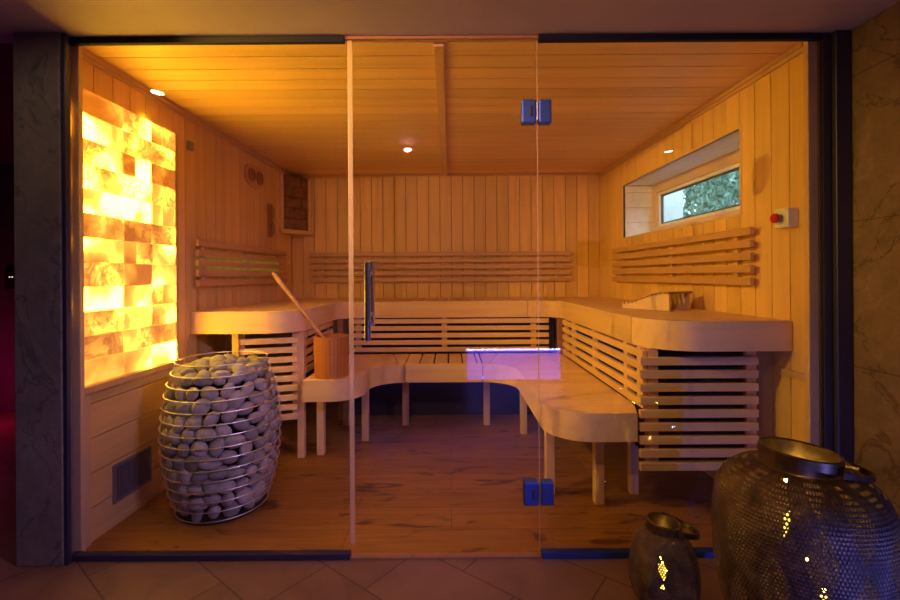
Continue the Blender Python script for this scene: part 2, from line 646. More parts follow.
# cabin ceiling boards
b = MB()
y = 0.03
k = 0
while y < D:
    y1 = min(y + 0.118, D)
    b.box(-1.55, 1.50, y, y1 - 0.006, HC, HC + 0.014)
    y += 0.118
b.box(-1.60, 1.62, 0.03, D + 0.1, HC + 0.016, HC + 0.10)
struct(b.build('ceiling', M['ceil']), 'sauna ceiling of long aspen boards', 'ceiling')

# back wall boards
P = 0.1085
b = MB()
x = -1.50
while x < 1.47:
    b.box(x, min(x + P - 0.005, 1.47), D, D + 0.014, 0, HC)
    x += P
struct(b.build('wall_back', M['wall_v']), 'back wall of upright aspen boards', 'wall')
struct(MB().box(-1.66, 1.64, D + 0.016, D + 0.12, 0, HC + 0.1).build('wall_outer', M['groove']))

# left wall: upright boards, lying boards under the salt
PU0, PU1, PZ0, PZ1 = 0.035, 0.672, 0.685, 1.945
b = MB(LW)
u = 0.03
while u < D:
    u1 = min(u + P - 0.005, D)
    if u < PU1:
        b.box(u, min(u1, D), -0.014, 0, PZ1 - 0.02, HC)
    else:
        b.box(u, u1, -0.014, 0, 0, HC)
    u += P


def fix(mb):            # boxes above are written u, n; swap to the wall order (u, n, z) done by LW/RW
    return mb


struct(b.build('wall_left', M['wall_v']), 'left wall of upright aspen boards', 'wall')
b = MB(LW)
z = 0.0
while z < PZ0 - 0.02:
    z1 = min(z + 0.15, PZ0 - 0.02)
    b.box(0.03, 0.70, -0.014, 0.004, z, z1 - 0.004)
    z += 0.15
struct(b.build('wall_left_lower', M['wall_h']), 'lying boards of the left wall under the salt bricks', 'wall')
b = MB(LW).box(0.0, D + 0.1, -0.12, -0.016, 0, HC + 0.1)
struct(b.build('wall_left_outer', M['darkwall']))

# right wall with the window recess
WU0, WU1, WZ0, WZ1 = 0.460, 1.915, 1.453, 1.884
b = MB(RW)
u = 0.03
while u < D:
    u1 = min(u + P - 0.005, D)
    segs = [(u, u1)]
    cuts = [c for c in (WU0, WU1) if u < c < u1]
    for c in cuts:
        segs = [(u, c), (c, u1)]
    for a0, a1 in segs:
        mid = (a0 + a1) / 2
        if WU0 < mid < WU1:
            b.box(a0, a1, -0.014, 0, 0, WZ0)
            b.box(a0, a1, -0.014, 0, WZ1, HC)
        else:
            b.box(a0, a1, -0.014, 0, 0, HC)
    u += P
struct(b.build('wall_right', M['wall_v']), 'right wall of upright aspen boards', 'wall')
b = MB(RW)
b.box(0.0, WU0 - 0.012, -0.30, -0.016, 0, HC + 0.1)
b.box(WU1 + 0.012, D + 0.12, -0.30, -0.016, 0, HC + 0.1)
b.box(WU0 - 0.012, WU1 + 0.012, -0.30, -0.016, 0, WZ0 - 0.012)
b.box(WU0 - 0.012, WU1 + 0.012, -0.30, -0.016, WZ1 + 0.012, HC + 0.1)
struct(b.build('wall_right_outer', M['groove']))

# the window
win = thing('window_1', 'low wide window with pale sash in a deep recess', 'window', (1.70, 1.15, WZ0))
win['kind'] = 'structure'
b = MB(RW)
n0, n1 = -0.27, 0.0
uu = WU0
while uu < WU1:                                     # head and sill boards run into the recess
    ue = min(uu + 0.125, WU1)
    b.box(uu, ue - 0.003, n0, n1, WZ1, WZ1 + 0.012)
    b.box(uu, ue - 0.003, n0, n1, WZ0 - 0.012, WZ0)
    uu += 0.125
zz = WZ0
while zz < WZ1:
    ze = min(zz + 0.125, WZ1)
    b.box(WU1, WU1 + 0.012, n0, n1, zz, ze - 0.003)
    b.box(WU0 - 0.012, WU0, n0, n1, zz, ze - 0.003)
    zz += 0.125
b.build('reveal', M['pale'], win)
b = MB(RW)                                          # thin edging round the opening
e = 0.014
b.box(WU0 - e, WU1 + e, 0, 0.004, WZ1, WZ1 + e)
b.box(WU0 - e, WU1 + e, 0, 0.004, WZ0 - e, WZ0)
b.box(WU0 - e, WU0, 0, 0.004, WZ0, WZ1)
b.box(WU1, WU1 + e, 0, 0.004, WZ0, WZ1)
b.build('edging', M['frame_wood'], win)


def border(mb, u0, u1, z0, z1, w0, na, nb):
    mb.box(u0, u1, na, nb, z1 - w0, z1)
    mb.box(u0, u1, na, nb, z0, z0 + w0)
    mb.box(u0, u0 + w0, na, nb, z0 + w0, z1 - w0)
    mb.box(u1 - w0, u1, na, nb, z0 + w0, z1 - w0)
    return mb


FB = 0.075
border(MB(RW), WU0, WU1, WZ0, WZ1, FB, -0.29, -0.24).build('frame', M['frame_wood'], win, bevel=0.003)
sash = border(MB(RW), WU0 + FB, WU1 - FB, WZ0 + FB, WZ1 - FB, 0.022, -0.285, -0.255).build('sash', M['white_frame'], win, bevel=0.002)
border(MB(RW), WU0 + FB + .022, WU1 - FB - .022, WZ0 + FB + .022, WZ1 - FB - .022, 0.012, -0.283, -0.268).build('gasket', M['gasket'], win)
MB(RW).box(WU0 + FB + .03, WU1 - FB - .03, -0.280, -0.274, WZ0 + FB + .03, WZ1 - FB - .03).build('glass_pane', M['glass'], win)

# outside the window
struct(MB().box(1.8, 5.5, -1.5, 5.5, -0.3, 0.9).build('ground_outside', M['soil']))
struct(MB().box(2.05, 2.25, 2.50, 5.2, 0.9, 3.2).build('outdoor_wall', M['render_wall']), 'pale rendered wall outside the window', 'wall')

# mouldings
def moulding(fn, name, u0, u1):
    b = MB(fn)
    b.box(u0, u1, 0.001, 0.012, HC - 0.040, HC - 0.001)
    b.box(u0, u1, 0.012, 0.022, HC - 0.022, HC - 0.001)
    return struct(b.build(name, M['trim'], bevel=0.003))


moulding(LW, 'trim_1', 0.04, D - 0.31)
moulding(RW, 'trim_2', 0.04, D - 0.002)
struct(MB().box(-1.30, RX(D) - 0.03, D - 0.014, D - 0.001, HC - 0.022, HC - 0.001).build('trim_3', M['slat_x'], bevel=0.003))
struct(MB().box(-0.062, -0.020, 0.035, D - 0.016, HC - 0.016, HC - 0.001).build('trim_4', M['trim'], bevel=0.002), 'long wooden strip running back along the ceiling', 'strip')
struct(MB(RW).box(0.036, 0.20, 0.001, 0.016, 0.690, 0.722).build('trim_5', M['trim'], bevel=0.003))
struct(MB(RW).box(0.05, D - 0.01, 0.001, 0.016, 0.0, 0.05).build('baseboard_right', M['trim'], bevel=0.003))
struct(MB(LW).box(0.045, 0.085, 0.005, 0.020, 0.0, PZ0 - 0.035).build('trim_6', M['wood_z'], bevel=0.003))
# jambs behind the glass
struct(MB().box(-1.552, -1.517, 0.008, 0.030, 0.0, HC - 0.001).build('trim_7', M['wood_z'], bevel=0.003))
struct(MB().box(1.472, 1.512, 0.008, 0.034, 0.0, HC - 0.001).build('trim_8', M['wood_z'], bevel=0.003))

# stone pillar, stone wall, frame posts
struct(MB().box(-1.727, -1.541, -0.055, -0.001, 0, FC).box(-1.727, -1.69, 0.0, 0.40, 0, FC).build('wall_pillar', M['pillar'], bevel=0.004), 'dark marble pillar left of the glass front', 'pillar')
struct(MB().box(1.616, 1.80, -0.60, 0.12, 0, FC).build('wall_stone', M['slab']), 'brown stone slab wall right of the glass front', 'wall')
struct(MB().box(1.552, 1.614, -0.035, 0.10, 0, FC).build('trim_9', M['alu'], bevel=0.003), 'dark metal post at the right end of the glass', 'post')
struct(MB().box(1.516, 1.548, -0.014, 0.006, 0, FC).build('trim_10', M['alu']))
struct(MB().box(-1.540, -1.524, -0.050, -0.030, 0, FC).build('trim_11', M['alu'], bevel=0.002), 'metal edge strip between pillar and glass', 'strip')
struct(MB().box(-1.552, -0.424, -0.016, 0.006, HC - 0.020, FC - 0.001).build('trim_12', M['header'], bevel=0.001))
struct(MB().box(0.366, 1.515, -0.016, 0.006, HC - 0.020, FC - 0.001).build('trim_13', M['header'], bevel=0.001))
struct(MB().box(-0.422, 0.364, -0.010, 0.006, HC - 0.006, FC - 0.001).build('trim_14', M['brownwood']))
struct(MB().box(-1.552, -0.410, -0.028, 0.006, 0.001, 0.024).build('trim_15', M['alu'], bevel=0.001))
struct(MB().box(0.366, 1.515, -0.028, 0.006, 0.001, 0.024).build('trim_16', M['hinge'], bevel=0.001))  # same metal, blue reflection painted into its colour
struct(MB().box(-0.408, 0.364, -0.024, 0.006, 0.001, 0.008).build('trim_17', M['brownwood']))

# foyer shell
struct(MB().box(-4.3, 3.3, -4.72, -4.6, 0, FC).build('wall_rear', M['darkwall']))
struct(MB().box(3.2, 3.3, -4.6, 0.2, 0, FC).build('wall_far_right', M['darkwall']))
struct(MB().box(1.80, 3.2, 0.0, 0.12, 0, FC).build('wall_beside', M['darkwall']))
struct(MB().box(-4.3, -4.2, -4.6, 2.3, 0, FC).build('wall_far_left', M['darkwall']))
struct(MB().box(-4.2, -1.66, 2.0, 2.1, 0, FC).build('wall_passage', M['darkwall']), 'dark wall at the end of the passage left of the pillar', 'wall')

# ================================================================== GLASS FRONT
gp = MB().box(-1.551, -0.412, -0.010, -0.002, 0.012, HC - 0.003).build('glass_panel', M['glass'], origin=(-0.98, -0.006, 0.0))
tag(gp, 'tall fixed glass panel between the marble pillar and the glass door', 'glass panel')
gp = MB().box(0.362, 1.516, -0.010, -0.002, 0.012, HC - 0.003).build('glass_panel', M['glass'], origin=(0.94, -0.006, 0.0))
tag(gp, 'tall fixed glass panel between the glass door and the stone wall', 'glass panel')
door = thing('door_1', 'frameless glass door with a steel bar handle and two hinges', 'door', (0.0, -0.006, 0.0))
door['kind'] = 'structure'
MB().box(-0.392, 0.355, -0.010, -0.002, 0.014, HC - 0.012).build('glass_pane', M['glass'], door)
MB().box(-0.411, -0.393, -0.011, -0.001, 0.055, HC - 0.012).build('seal_strip', M['seal'], door, bevel=0.002)
MB().box(0.3576, 0.3594, -0.009, -0.003, 0.014, HC - 0.012).build('edge_seal', M['seal'], door)
for yy, z0, z1, nm in ((-0.055, 0.888, 1.196, 'handle'), (0.045, 0.936, 1.203, 'handle')):
    hb = MB().tube([(-0.327, yy, z0), (-0.327, yy, z1)], 0.0125, 16)
    h = hb.build(nm, M['handle'], door, smooth=True)
    st = MB()
    for zz in (z0 + 0.05, z1 - 0.05):
        st.tube([(-0.327, yy, zz), (-0.327, -0.010 if yy < 0 else -0.002, zz)], 0.008, 12)
    st.build('standoff', M['chrome'], h, smooth=True)
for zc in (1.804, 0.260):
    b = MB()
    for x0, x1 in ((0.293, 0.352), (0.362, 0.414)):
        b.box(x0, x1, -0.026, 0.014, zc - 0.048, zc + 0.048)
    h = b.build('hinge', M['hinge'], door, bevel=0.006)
    MB().tube([(0.357, -0.018, zc - 0.036), (0.357, -0.018, zc + 0.036)], 0.007, 12).build('pin', M['chrome'], h, smooth=True)
    MB().box(0.325, 0.338, -0.030, -0.026, zc - 0.022, zc + 0.022).build('cover_plate', M['alu'], h, bevel=0.001)

# ================================================================== SALT WALL
salt = thing('salt_panel', 'glowing panel of backlit amber salt bricks on the left wall', 'salt wall', LW(0.35, 0, PZ0))
b = MB(LW)
rowh = (PZ1 - PZ0) / 12
for r in range(12):
    z0 = PZ0 + r * rowh
    cols = [PU0, 0.285, 0.478, PU1]
    if r % 4 == 1:
        cols = [PU0, 0.285, 0.37, 0.478, PU1]
    elif r % 4 == 3:
        cols = [PU0, 0.285, 0.478, 0.56, PU1]
    elif r % 5 == 4:
        cols = [PU0, 0.15, 0.285, 0.478, PU1]
    for a0, a1 in zip(cols[:-1], cols[1:]):
        b.box(a0 + 0.001, a1 - 0.0012, -0.012, random.uniform(0.014, 0.022), z0 + 0.0012, z0 + rowh - 0.0012)
b.build('salt_bricks', M['salt'], salt, bevel=0.003)
MB(LW).box(0.034, 0.70, -0.012, 0.040, PZ0 - 0.032, PZ0 - 0.001).build('ledge', M['trim'], salt, bevel=0.004)
MB(LW).box(PU1 + 0.001, PU1 + 0.024, 0.001, 0.018, PZ0, PZ1).build('side_strip', M['trim'], salt, bevel=0.002)

# vent in the lower left wall
v = thing('air_vent', 'grey metal air vent low in the left wall beside the heater', 'vent', LW(0.35, 0.004, 0.105))
border(MB(LW), 0.22, 0.47, 0.105, 0.282, 0.014, 0.005, 0.016).build('frame', M['vent'], v, bevel=0.002)
b = MB(LW)
for i in range(14):
    u = 0.238 + i * 0.0158
    b.box(u, u + 0.006, 0.006, 0.012, 0.119, 0.268)
b.build('grille', M['vent'], v)
MB(LW).box(0.234, 0.456, 0.0045, 0.0055, 0.119, 0.268).build('backing', M['black'], v)

# ================================================================== BENCHES
UZ, LZ, TH = 0.937, 0.515, 0.132
up = thing('upper_bench', 'upper U-shaped aspen sauna bench along three walls', 'bench', (0, 1.8, 0))
lo = thing('lower_bench', 'lower U-shaped aspen sauna bench with short square legs', 'bench', (0, 1.36, 0))


def x_in(y, y0, r, xe, sgn):
    """inner edge of a run whose front corner is rounded with radius r"""
    if y >= y0 + r:
        return xe
    d = y0 + r - y
    return xe + sgn * (r - math.sqrt(max(0, r * r - d * d)))


def slats_run(mb, ya, yb, y0, r, xe, sgn, xo, pitch=0.092, gap=0.007, z0=0, z1=0):
    y = ya
    while y < yb - 0.01:
        y1 = min(y + pitch - gap, yb)
        n = 6 if y < y0 + r else 1
        ins = [(x_in(y + (y1 - y) * i / n, y0, r, xe, sgn), y + (y1 - y) * i / n) for i in range(n + 1)]
        outs = [(xo(y1) if callable(xo) else xo, y1), (xo(y) if callable(xo) else xo, y)]
        mb.prism(ins + outs, z0, z1)
        y += pitch


def slats_fan(mb, inner, outer, n, z0, z1, gap=0.06):
    def samp(pl, t):
        L = [0]
        for a, b_ in zip(pl[:-1], pl[1:]):
            L.append(L[-1] + math.dist(a, b_))
        d = t * L[-1]
        for i in range(len(pl) - 1):
            if d <= L[i + 1] + 1e-9:
                f = (d - L[i]) / (L[i + 1] - L[i])
                return (pl[i][0] + f * (pl[i + 1][0] - pl[i][0]), pl[i][1] + f * (pl[i + 1][1] - pl[i][1]))
        return pl[-1]
    for i in range(n):
        t0, t1 = i / n, (i + 1 - gap) / n
        poly = [samp(inner, t0), samp(inner, t1), samp(outer, t1)]
        if len(outer) == 3 and t0 < 0.5 < t1:
            poly.append(outer[1])
        poly.append(samp(outer, t0))
        mb.prism(poly, z0, z1)


# upper seat
zt0 = UZ - 0.028
b = MB()
FI = 0.026
slats_run(b, 0.150, 1.65, 0.122, 0.23, 0.88 + FI, 1, lambda y: RX(y) - 0.004, z0=zt0, z1=UZ)
b.build('seat', M['wood_x'], up, bevel=0.002)
b = MB()
slats_run(b, 0.860, 1.65, 0.83, 0.23, -0.90 - FI, -1, lambda y: LX(y) + 0.004, z0=zt0, z1=UZ)
b.build('seat', M['wood_x'], up, bevel=0.002)
b = MB()
yo = D - 0.004
slats_fan(b, arc(0.73, 1.65, 0.15 + FI, 0, 90), [(RX(1.65) - 0.004, 1.65), (RX(D) - 0.006, yo), (0.73, yo)], 8, zt0, UZ)
slats_fan(b, arc(-0.75, 1.65, 0.15 + FI, 90, 180), [(-0.75, yo), (LX(D) + 0.006, yo), (LX(1.65) + 0.004, 1.65)], 8, zt0, UZ)
x = -0.743
while x < 0.725:
    b.box(x, min(x + 0.093, 0.725), 1.80 + FI, yo, zt0, UZ)
    x += 0.104
b.build('seat', M['wood_y'], up, bevel=0.002)
# fascia: five boards, joints where the photo shows them
zf0 = UZ - TH
MB().band([(RX(0.122) - 0.004, 0.122), (1.11, 0.122)] + arc(1.11, 0.352, 0.23, 270, 181)[1:], -0.025, zf0, UZ).build('fascia', M['wood_x'], up, smooth=True)
MB().band([(0.88, 0.359), (0.88, 1.65)] + arc(0.73, 1.65, 0.15, 0, 90)[1:] + [(0.63, 1.80)], -0.025, zf0, UZ).build('fascia', M['wood_y'], up, smooth=True)
MB().band([(0.626, 1.80), (-0.636, 1.80)], -0.025, zf0, UZ).build('fascia', M['wood_x'], up, bevel=0.002)
MB().band([(-0.64, 1.80), (-0.75, 1.80)] + arc(-0.75, 1.65, 0.15, 90, 180)[1:] + [(-0.90, 1.064)], -0.025, zf0, UZ).build('fascia', M['wood_y'], up, smooth=True)
MB().band(arc(-1.13, 1.06, 0.23, 0, -90) + [(LX(0.83) + 0.004, 0.83)], -0.025, zf0, UZ).build('fascia', M['wood_x'], up, smooth=True)


def skirt(p, q, zs, h, t, battens, mat, name='slat_skirt'):
    """a screen of level slats from p to q (plan), with upright battens behind at given fractions"""
    p, q = Vector(p), Vector(q)
    d = (q - p).normalized()
    nrm = Vector((-d.y, d.x))
    b = MB()
    for z in zs:
        a, c, e_, g = p, q, q + nrm * t, p + nrm * t
        b.prism([tuple(a), tuple(c), tuple(e_), tuple(g)], z, z + h)
    o = b.build(name, mat, up, bevel=0.002)
    for f in battens:
        m = p + (q - p) * f
        bb = MB()
        a = m - d * 0.022
        c = m + d * 0.022
        bb.prism([tuple(a + nrm * (t + 0.001)), tuple(c + nrm * (t + 0.001)), tuple(c + nrm * (t + 0.022)), tuple(a + nrm * (t + 0.022))], zs[0] + 0.001, zf0 - 0.001)
        bb.build('batten', M['wood_z'], o)
    return o


ZS = [LZ + 0.012 + 0.0575 * i for i in range(5)]
# battens sit in front of the gaps so they read from the room, flush with the slats
skirt((-0.80, 1.815), (0.80, 1.815), ZS, 0.036, 0.020, (0.03, 0.47, 0.925), M['wood_x'])
skirt((0.90, 1.70), (0.90, 0.226), [z for z in ZS], 0.036, -0.020, (0.06, 0.20, 0.52, 0.86, 0.97), M['wood_y'])
skirt((-0.92, 1.04), (-0.92, 1.70), [z for z in ZS], 0.036, -0.020 * -1, (0.1, 0.55, 0.93), M['wood_y'])
ZL = [0.252 + 0.0597 * i for i in range(9)]
skirt((0.858, 0.20), (1.395, 0.20), ZL, 0.036, 0.022, (0.13, 0.965), M['wood_x'])
skirt((-1.28, 0.88), (-0.955, 0.975), ZL, 0.036, 0.022, (0.03, 0.97), M['wood_x'])
for x0, y0, z0 in ((0.906, 0.228, 0.252), (0.932, 0.50, 0.0), (-0.968, 1.000, 0.0), (-1.318, 0.875, 0.0), (-0.90, 1.74, 0.0), (0.855, 1.74, 0.0)):
    MB().box(x0, x0 + 0.042, y0, y0 + 0.042, z0, zf0 - 0.0005).build('post', M['wood_z'] if y0 < 1.5 else M['brownwood'], up, bevel=0.002)
# wall bearers that carry the bench on the walls
MB(RW).box(0.22, D - 0.03, 0.002, 0.030, zt0 - 0.075, zt0 - 0.002).build('bearer', M['wood_y'], up)
MB(LW).box(0.92, D - 0.03, 0.002, 0.030, zt0 - 0.075, zt0 - 0.002).build('bearer', M['wood_y'], up)

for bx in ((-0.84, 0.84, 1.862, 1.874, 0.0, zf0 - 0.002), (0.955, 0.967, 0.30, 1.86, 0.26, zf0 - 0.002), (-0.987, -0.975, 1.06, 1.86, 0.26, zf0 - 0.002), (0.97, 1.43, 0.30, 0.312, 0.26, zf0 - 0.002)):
    MB().box(*bx).build('backing', M['shadeboard'], up)  # dark sheets added where the slat gaps show only shade

# lower seat
zt0 = LZ - 0.028
zf0l = LZ - 0.130
b = MB()
slats_run(b, 0.226, 1.14, 0.20, 0.20, 0.45 + FI, 1, lambda y: min(0.888, 0.845 + (y - 0.2) * 0.3), pitch=0.093, gap=0.0045, z0=zt0, z1=LZ)
b.build('seat', M['wood_x'], lo, bevel=0.0015)
b = MB()
slats_run(b, 0.906, 1.14, 0.88, 0.20, -0.55 - FI, -1, -0.893, pitch=0.093, gap=0.0045, z0=zt0, z1=LZ)
b.build('seat', M['wood_x'], lo, bevel=0.0015)
b = MB()
slats_fan(b, arc(0.23, 1.14, 0.22 + FI, 0, 90), [(0.888, 1.14), (0.888, 1.79), (0.23, 1.79)], 9, zt0, LZ)
slats_fan(b, arc(-0.33, 1.14, 0.22 + FI, 90, 180), [(-0.33, 1.79), (-0.893, 1.79), (-0.893, 1.14)], 9, zt0, LZ)
x = -0.322
while x < 0.22:
    b.box(x, min(x + 0.092, 0.222), 1.36 + FI, 1.79, zt0, LZ)
    x += 0.104
b.build('seat', M['wood_y'], lo, bevel=0.0015)
MB().band([(0.845, 0.20), (0.65, 0.20)] + arc(0.65, 0.40, 0.20, 270, 180)[1:] + [(0.45, 1.14)], -0.025, zf0l, LZ).build('fascia', M['wood_y'], lo, smooth=True)
MB().band(arc(0.23, 1.14, 0.22, 0, 90), -0.025, zf0l, LZ).build('fascia', M['wood_y'], lo, smooth=True)
MB().band([(0.226, 1.36), (-0.326, 1.36)], -0.025, zf0l, LZ).build('fascia', M['wood_x'], lo, bevel=0.002)
MB().band(arc(-0.33, 1.14, 0.22, 90, 180), -0.025, zf0l, LZ).build('fascia', M['wood_x'], lo, smooth=True)
MB().band([(-0.55, 1.136), (-0.55, 1.08)] + arc(-0.75, 1.08, 0.20, 0, -90)[1:] + [(-0.893, 0.88)], -0.025, zf0l, LZ).build('fascia', M['wood_x'], lo, smooth=True)
for x, y in ((-0.835, 1.06), (-0.595, 1.30), (-0.345, 1.62), (0.275, 1.62), (0.525, 1.42), (0.516, 0.52), (0.738, 0.42), (-0.80, 1.62), (0.75, 1.62)):
    MB().box(x - 0.023, x + 0.023, y - 0.023, y + 0.023, 0.0, zt0 - 0.0005).build('leg', M['wood_z'], lo, bevel=0.003)

# LED strips
b = MB()
b.box(-0.80, 0.80, 1.90, 1.915, UZ - 0.050, UZ - 0.034)
tag(b.build('led_strip', M['blue_led'], origin=(0, 1.9, UZ - 0.05)), 'blue LED strip tucked under the seat of the back upper bench', 'light strip')
b = MB()
b.box(0.96, 0.975, 0.35, 1.72, UZ - 0.050, UZ - 0.034)
tag(b.build('led_strip', M['blue_led'], origin=(0.967, 1.0, UZ - 0.05)), 'blue LED strip tucked under the right run of the upper bench', 'light strip')

b = MB().box(-0.80, 0.80, 1.840, 1.855, 0.300, 0.314)
tag(b.build('led_strip', M['blue_led'], origin=(0, 1.85, 0.30)), 'blue LED strip under the seat of the lower bench', 'light strip')

# ================================================================== BACKRESTS
def backrest(fn, u0, u1, name, label, battens, mat, loc, n0=0.028):
    t = thing(name, label, 'backrest', loc, 'slatted backrests on the cabin walls')
    for i in range(5):
        z0 = 1.088 + i * 0.0605
        MB(fn).box(u0, u1, n0, n0 + 0.022, z0, z0 + 0.038).build('slat', mat, t, bevel=0.003)
    for u in battens:
        MB(fn).box(u - 0.016, u + 0.016, 0.001, n0 - 0.001, 1.092, 1.365).build('batten', M['wood_z'], t)
    return t


def BW(u, n, z):
    return (u, D - n, z)


backrest(RW, 0.32, 2.04, 'backrest', 'slatted wooden backrest on the right wall below the window', (0.46, 1.1, 1.9), M['slat_y'], RW(1.2, 0, 1.088))
backrest(LW, 0.835, 2.20, 'backrest', 'slatted wooden backrest with greenish light behind on the left wall', (0.95, 1.5, 2.08), M['slat_y'], LW(1.5, 0, 1.088))
backrest(BW, -1.32, 1.133, 'backrest', 'long slatted wooden backrest on the back wall', (-1.2, -0.4, 0.4, 1.02), M['slat_x'], (0, D, 1.088))
b = MB(LW).box(0.90, 2.15, 0.003, 0.010, 1.224, 1.234)
tag(b.build('led_strip', M['green_led'], origin=LW(1.5, 0.006, 1.229)), 'green LED strip glowing behind the left wall backrest', 'light strip')

# ================================================================== WALL FITTINGS
# corner salt lamp, unlit
CA, CB = Vector((LX(2.15) + 0.004, 2.15)), Vector((-1.305, D - 0.004))
CC = Vector((LX(D) + 0.004, D - 0.004))
cl = thing('corner_lamp', 'dark corner lamp of unlit salt bricks in a wooden frame', 'lamp', (CC.x, CC.y, 1.52))
cd = (CB - CA).normalized()
cn = Vector((cd.y, -cd.x))


def CW(u, n, z):
    p = CA + cd * u + cn * n
    return (p.x, p.y, z)


CLn = (CB - CA).length
b = MB(CW)
for i in range(5):
    z0 = 1.575 + i * 0.099
    cut = CLn * (0.45 if i % 2 else 0.68)
    b.box(0.045, cut - 0.003, -0.05, -0.006, z0, z0 + 0.095)
    b.box(cut, CLn - 0.045, -0.05, -0.006, z0, z0 + 0.095)
b.build('salt_bricks', M['salt_off'], cl, bevel=0.003)
b = MB(CW)
b.box(0.008, 0.044, -0.03, 0.0, 1.572, HC - 0.045)
b.box(CLn - 0.044, CLn - 0.008, -0.03, 0.0, 1.572, HC - 0.045)
b.build('frame', M['wood_z'], cl, bevel=0.003)
MB().prism([tuple(CA - cn * -0.02), tuple(CB + cn * 0.02), (CB.x, CB.y), (CC.x, CC.y), (CA.x, CA.y)], 1.535, 1.571).build('shelf', M['wood_x'], cl, bevel=0.003)

# oval thermometer / hygrometer
tm = thing('thermometer', 'oval wooden thermometer board with two round dials on the left wall', 'thermometer', LW(1.65, 0, 1.83))
ov = [(1.65 + 0.15 * math.copysign(abs(math.cos(a)) ** 0.8, math.cos(a)), 1.92 + 0.088 * math.copysign(abs(math.sin(a)) ** 0.8, math.sin(a))) for a in [2 * PI * i / 32 for i in range(32)]]
b = MB(lambda x, y, z: LW(x, z, y))
b.prism(ov, 0.002, 0.018)
b.build('board', M['slat_y'], tm, bevel=0.003)
for uc in (1.582, 1.718):
    ring = MB(lambda x, y, z, uc=uc: LW(uc + x, z, 1.92 + y)).lathe([(0.052, 0.0185), (0.052, 0.030), (0.042, 0.030), (0.042, 0.0185)], 28)
    ro = ring.build('dial_ring', M['brownwood'], tm, smooth=True)
    MB(lambda x, y, z, uc=uc: LW(uc + x, z, 1.92 + y)).prism(arc(0, 0, 0.041, 0, 348, 29), 0.0186, 0.022).build('dial_face', M['bucketwood'], ro)
    MB(lambda x, y, z, uc=uc: LW(uc + x, z, 1.92 + y)).box(-0.003, 0.003, -0.005, 0.032, 0.0222, 0.0235).build('needle', M['black'], ro)

# sand timer
sd = thing('sand_timer', 'narrow wooden sand timer on the left wall near the back corner', 'timer', LW(1.94, 0, 1.477))
MB(LW).box(1.90, 1.98, 0.002, 0.014, 1.477, 1.754).build('board', M['brownwood'], sd, bevel=0.003)
MB(lambda x, y, z: LW(1.94 + x, 0.034 + y, z)).lathe([(0.004, 1.50), (0.012, 1.51), (0.013, 1.57), (0.003, 1.615), (0.013, 1.66), (0.012, 1.72), (0.004, 1.73)], 16).build('glass_bulb', plain('amber timer glass', (0.30, 0.20, 0.07), 0.15), sd, smooth=True)

# small sensor
t = MB(LW).box(0.80, 0.845, 0.001, 0.022, 1.895, 1.945).build('temperature_sensor', M['vent'], origin=LW(0.82, 0, 1.92), bevel=0.003)
tag(t, 'tiny grey temperature sensor high on the left wall beyond the salt bricks', 'sensor')

# emergency button on the right wall
eb = thing('emergency_button', 'white wall box with a red emergency push button on the right wall', 'button', RW(0.11, 0, 1.34))
MB(RW).box(0.085, 0.165, 0.001, 0.048, 1.342, 1.426).build('housing', M['white_pl'], eb, bevel=0.005)
MB(lambda x, y, z: RW(0.125 + x, z, 1.384 + y)).lathe([(0.014, 0.0485), (0.014, 0.064)], 20, cap=True).build('collar', M['vent'], eb, smooth=True)
MB(lambda x, y, z: RW(0.125 + x, z, 1.384 + y)).lathe([(0.016, 0.0645), (0.021, 0.068), (0.021, 0.080), (0.015, 0.086), (0.001, 0.088)], 24).build('push_button', M['red_pl'], eb, smooth=True)

# light switch on the dark wall at far left
sw = thing('light_switch', 'black wall switch with tiny pilot lights left of the marble pillar', 'switch', (-3.745, 2.0, 1.05))
MB().box(-3.785, -3.705, 1.985, 1.999, 1.05, 1.24).build('plate', M['black'], sw, bevel=0.003)
MB().box(-3.745, -3.735, 1.982, 1.985, 1.15, 1.16).box(-3.722, -3.712, 1.982, 1.985, 1.15, 1.16).build('pilot_light', M['led_dot'], sw)

# ================================================================== HEATER AND STONES
HX, HY = -1.145, 0.425
ht = thing('sauna_heater', 'barrel shaped wire basket heater packed with grey stones', 'heater', (HX, HY, 0))


def HR(z):
    zz = [0.015, 0.10, 0.25, 0.40, 0.55, 0.66, 0.735]
    rr = [0.205, 0.238, 0.268, 0.275, 0.262, 0.235, 0.203]
    return float(np.interp(z, zz, rr))


def HRs(z):
    return sum(HR(z + d) for d in (-0.04, -0.02, 0, 0.02, 0.04)) / 5


NR = 15
for i in range(NR):
    z = 0.022 + i * (0.735 - 0.022) / (NR - 1)
    r = HRs(z)
    MB().tube([(HX + r * math.cos(a), HY + r * math.sin(a), z) for a in [2 * PI * k / 56 for k in range(56)]], 0.0026, 8, closed=True).build('wire_ring', M['wire'], ht, smooth=True)
for a in (R(213), R(25), R(110)):
    pts = []
    for k in range(15):
        z = 0.022 + k * (0.735 - 0.022) / 14
        r = HRs(z) - 0.0066
        pts.append((HX + r * math.cos(a), HY + r * math.sin(a), z))
    MB().tube(pts, 0.0030, 8).build('rib', M['wire'], ht, smooth=True)
MB().lathe([(0.001, 0.0), (0.195, 0.0), (0.200, 0.012), (0.001, 0.012)], 48, (HX, HY, 0)).build('base_plate', M['darksteel'], ht, smooth=True)
MB().lathe([(0.14, 0.013), (0.175, 0.20), (0.18, 0.45), (0.15, 0.60), (0.10, 0.63), (0.001, 0.63)], 32, (HX, HY, 0)).build('heating_core', M['darksteel'], ht, smooth=True)

# pebble meshes


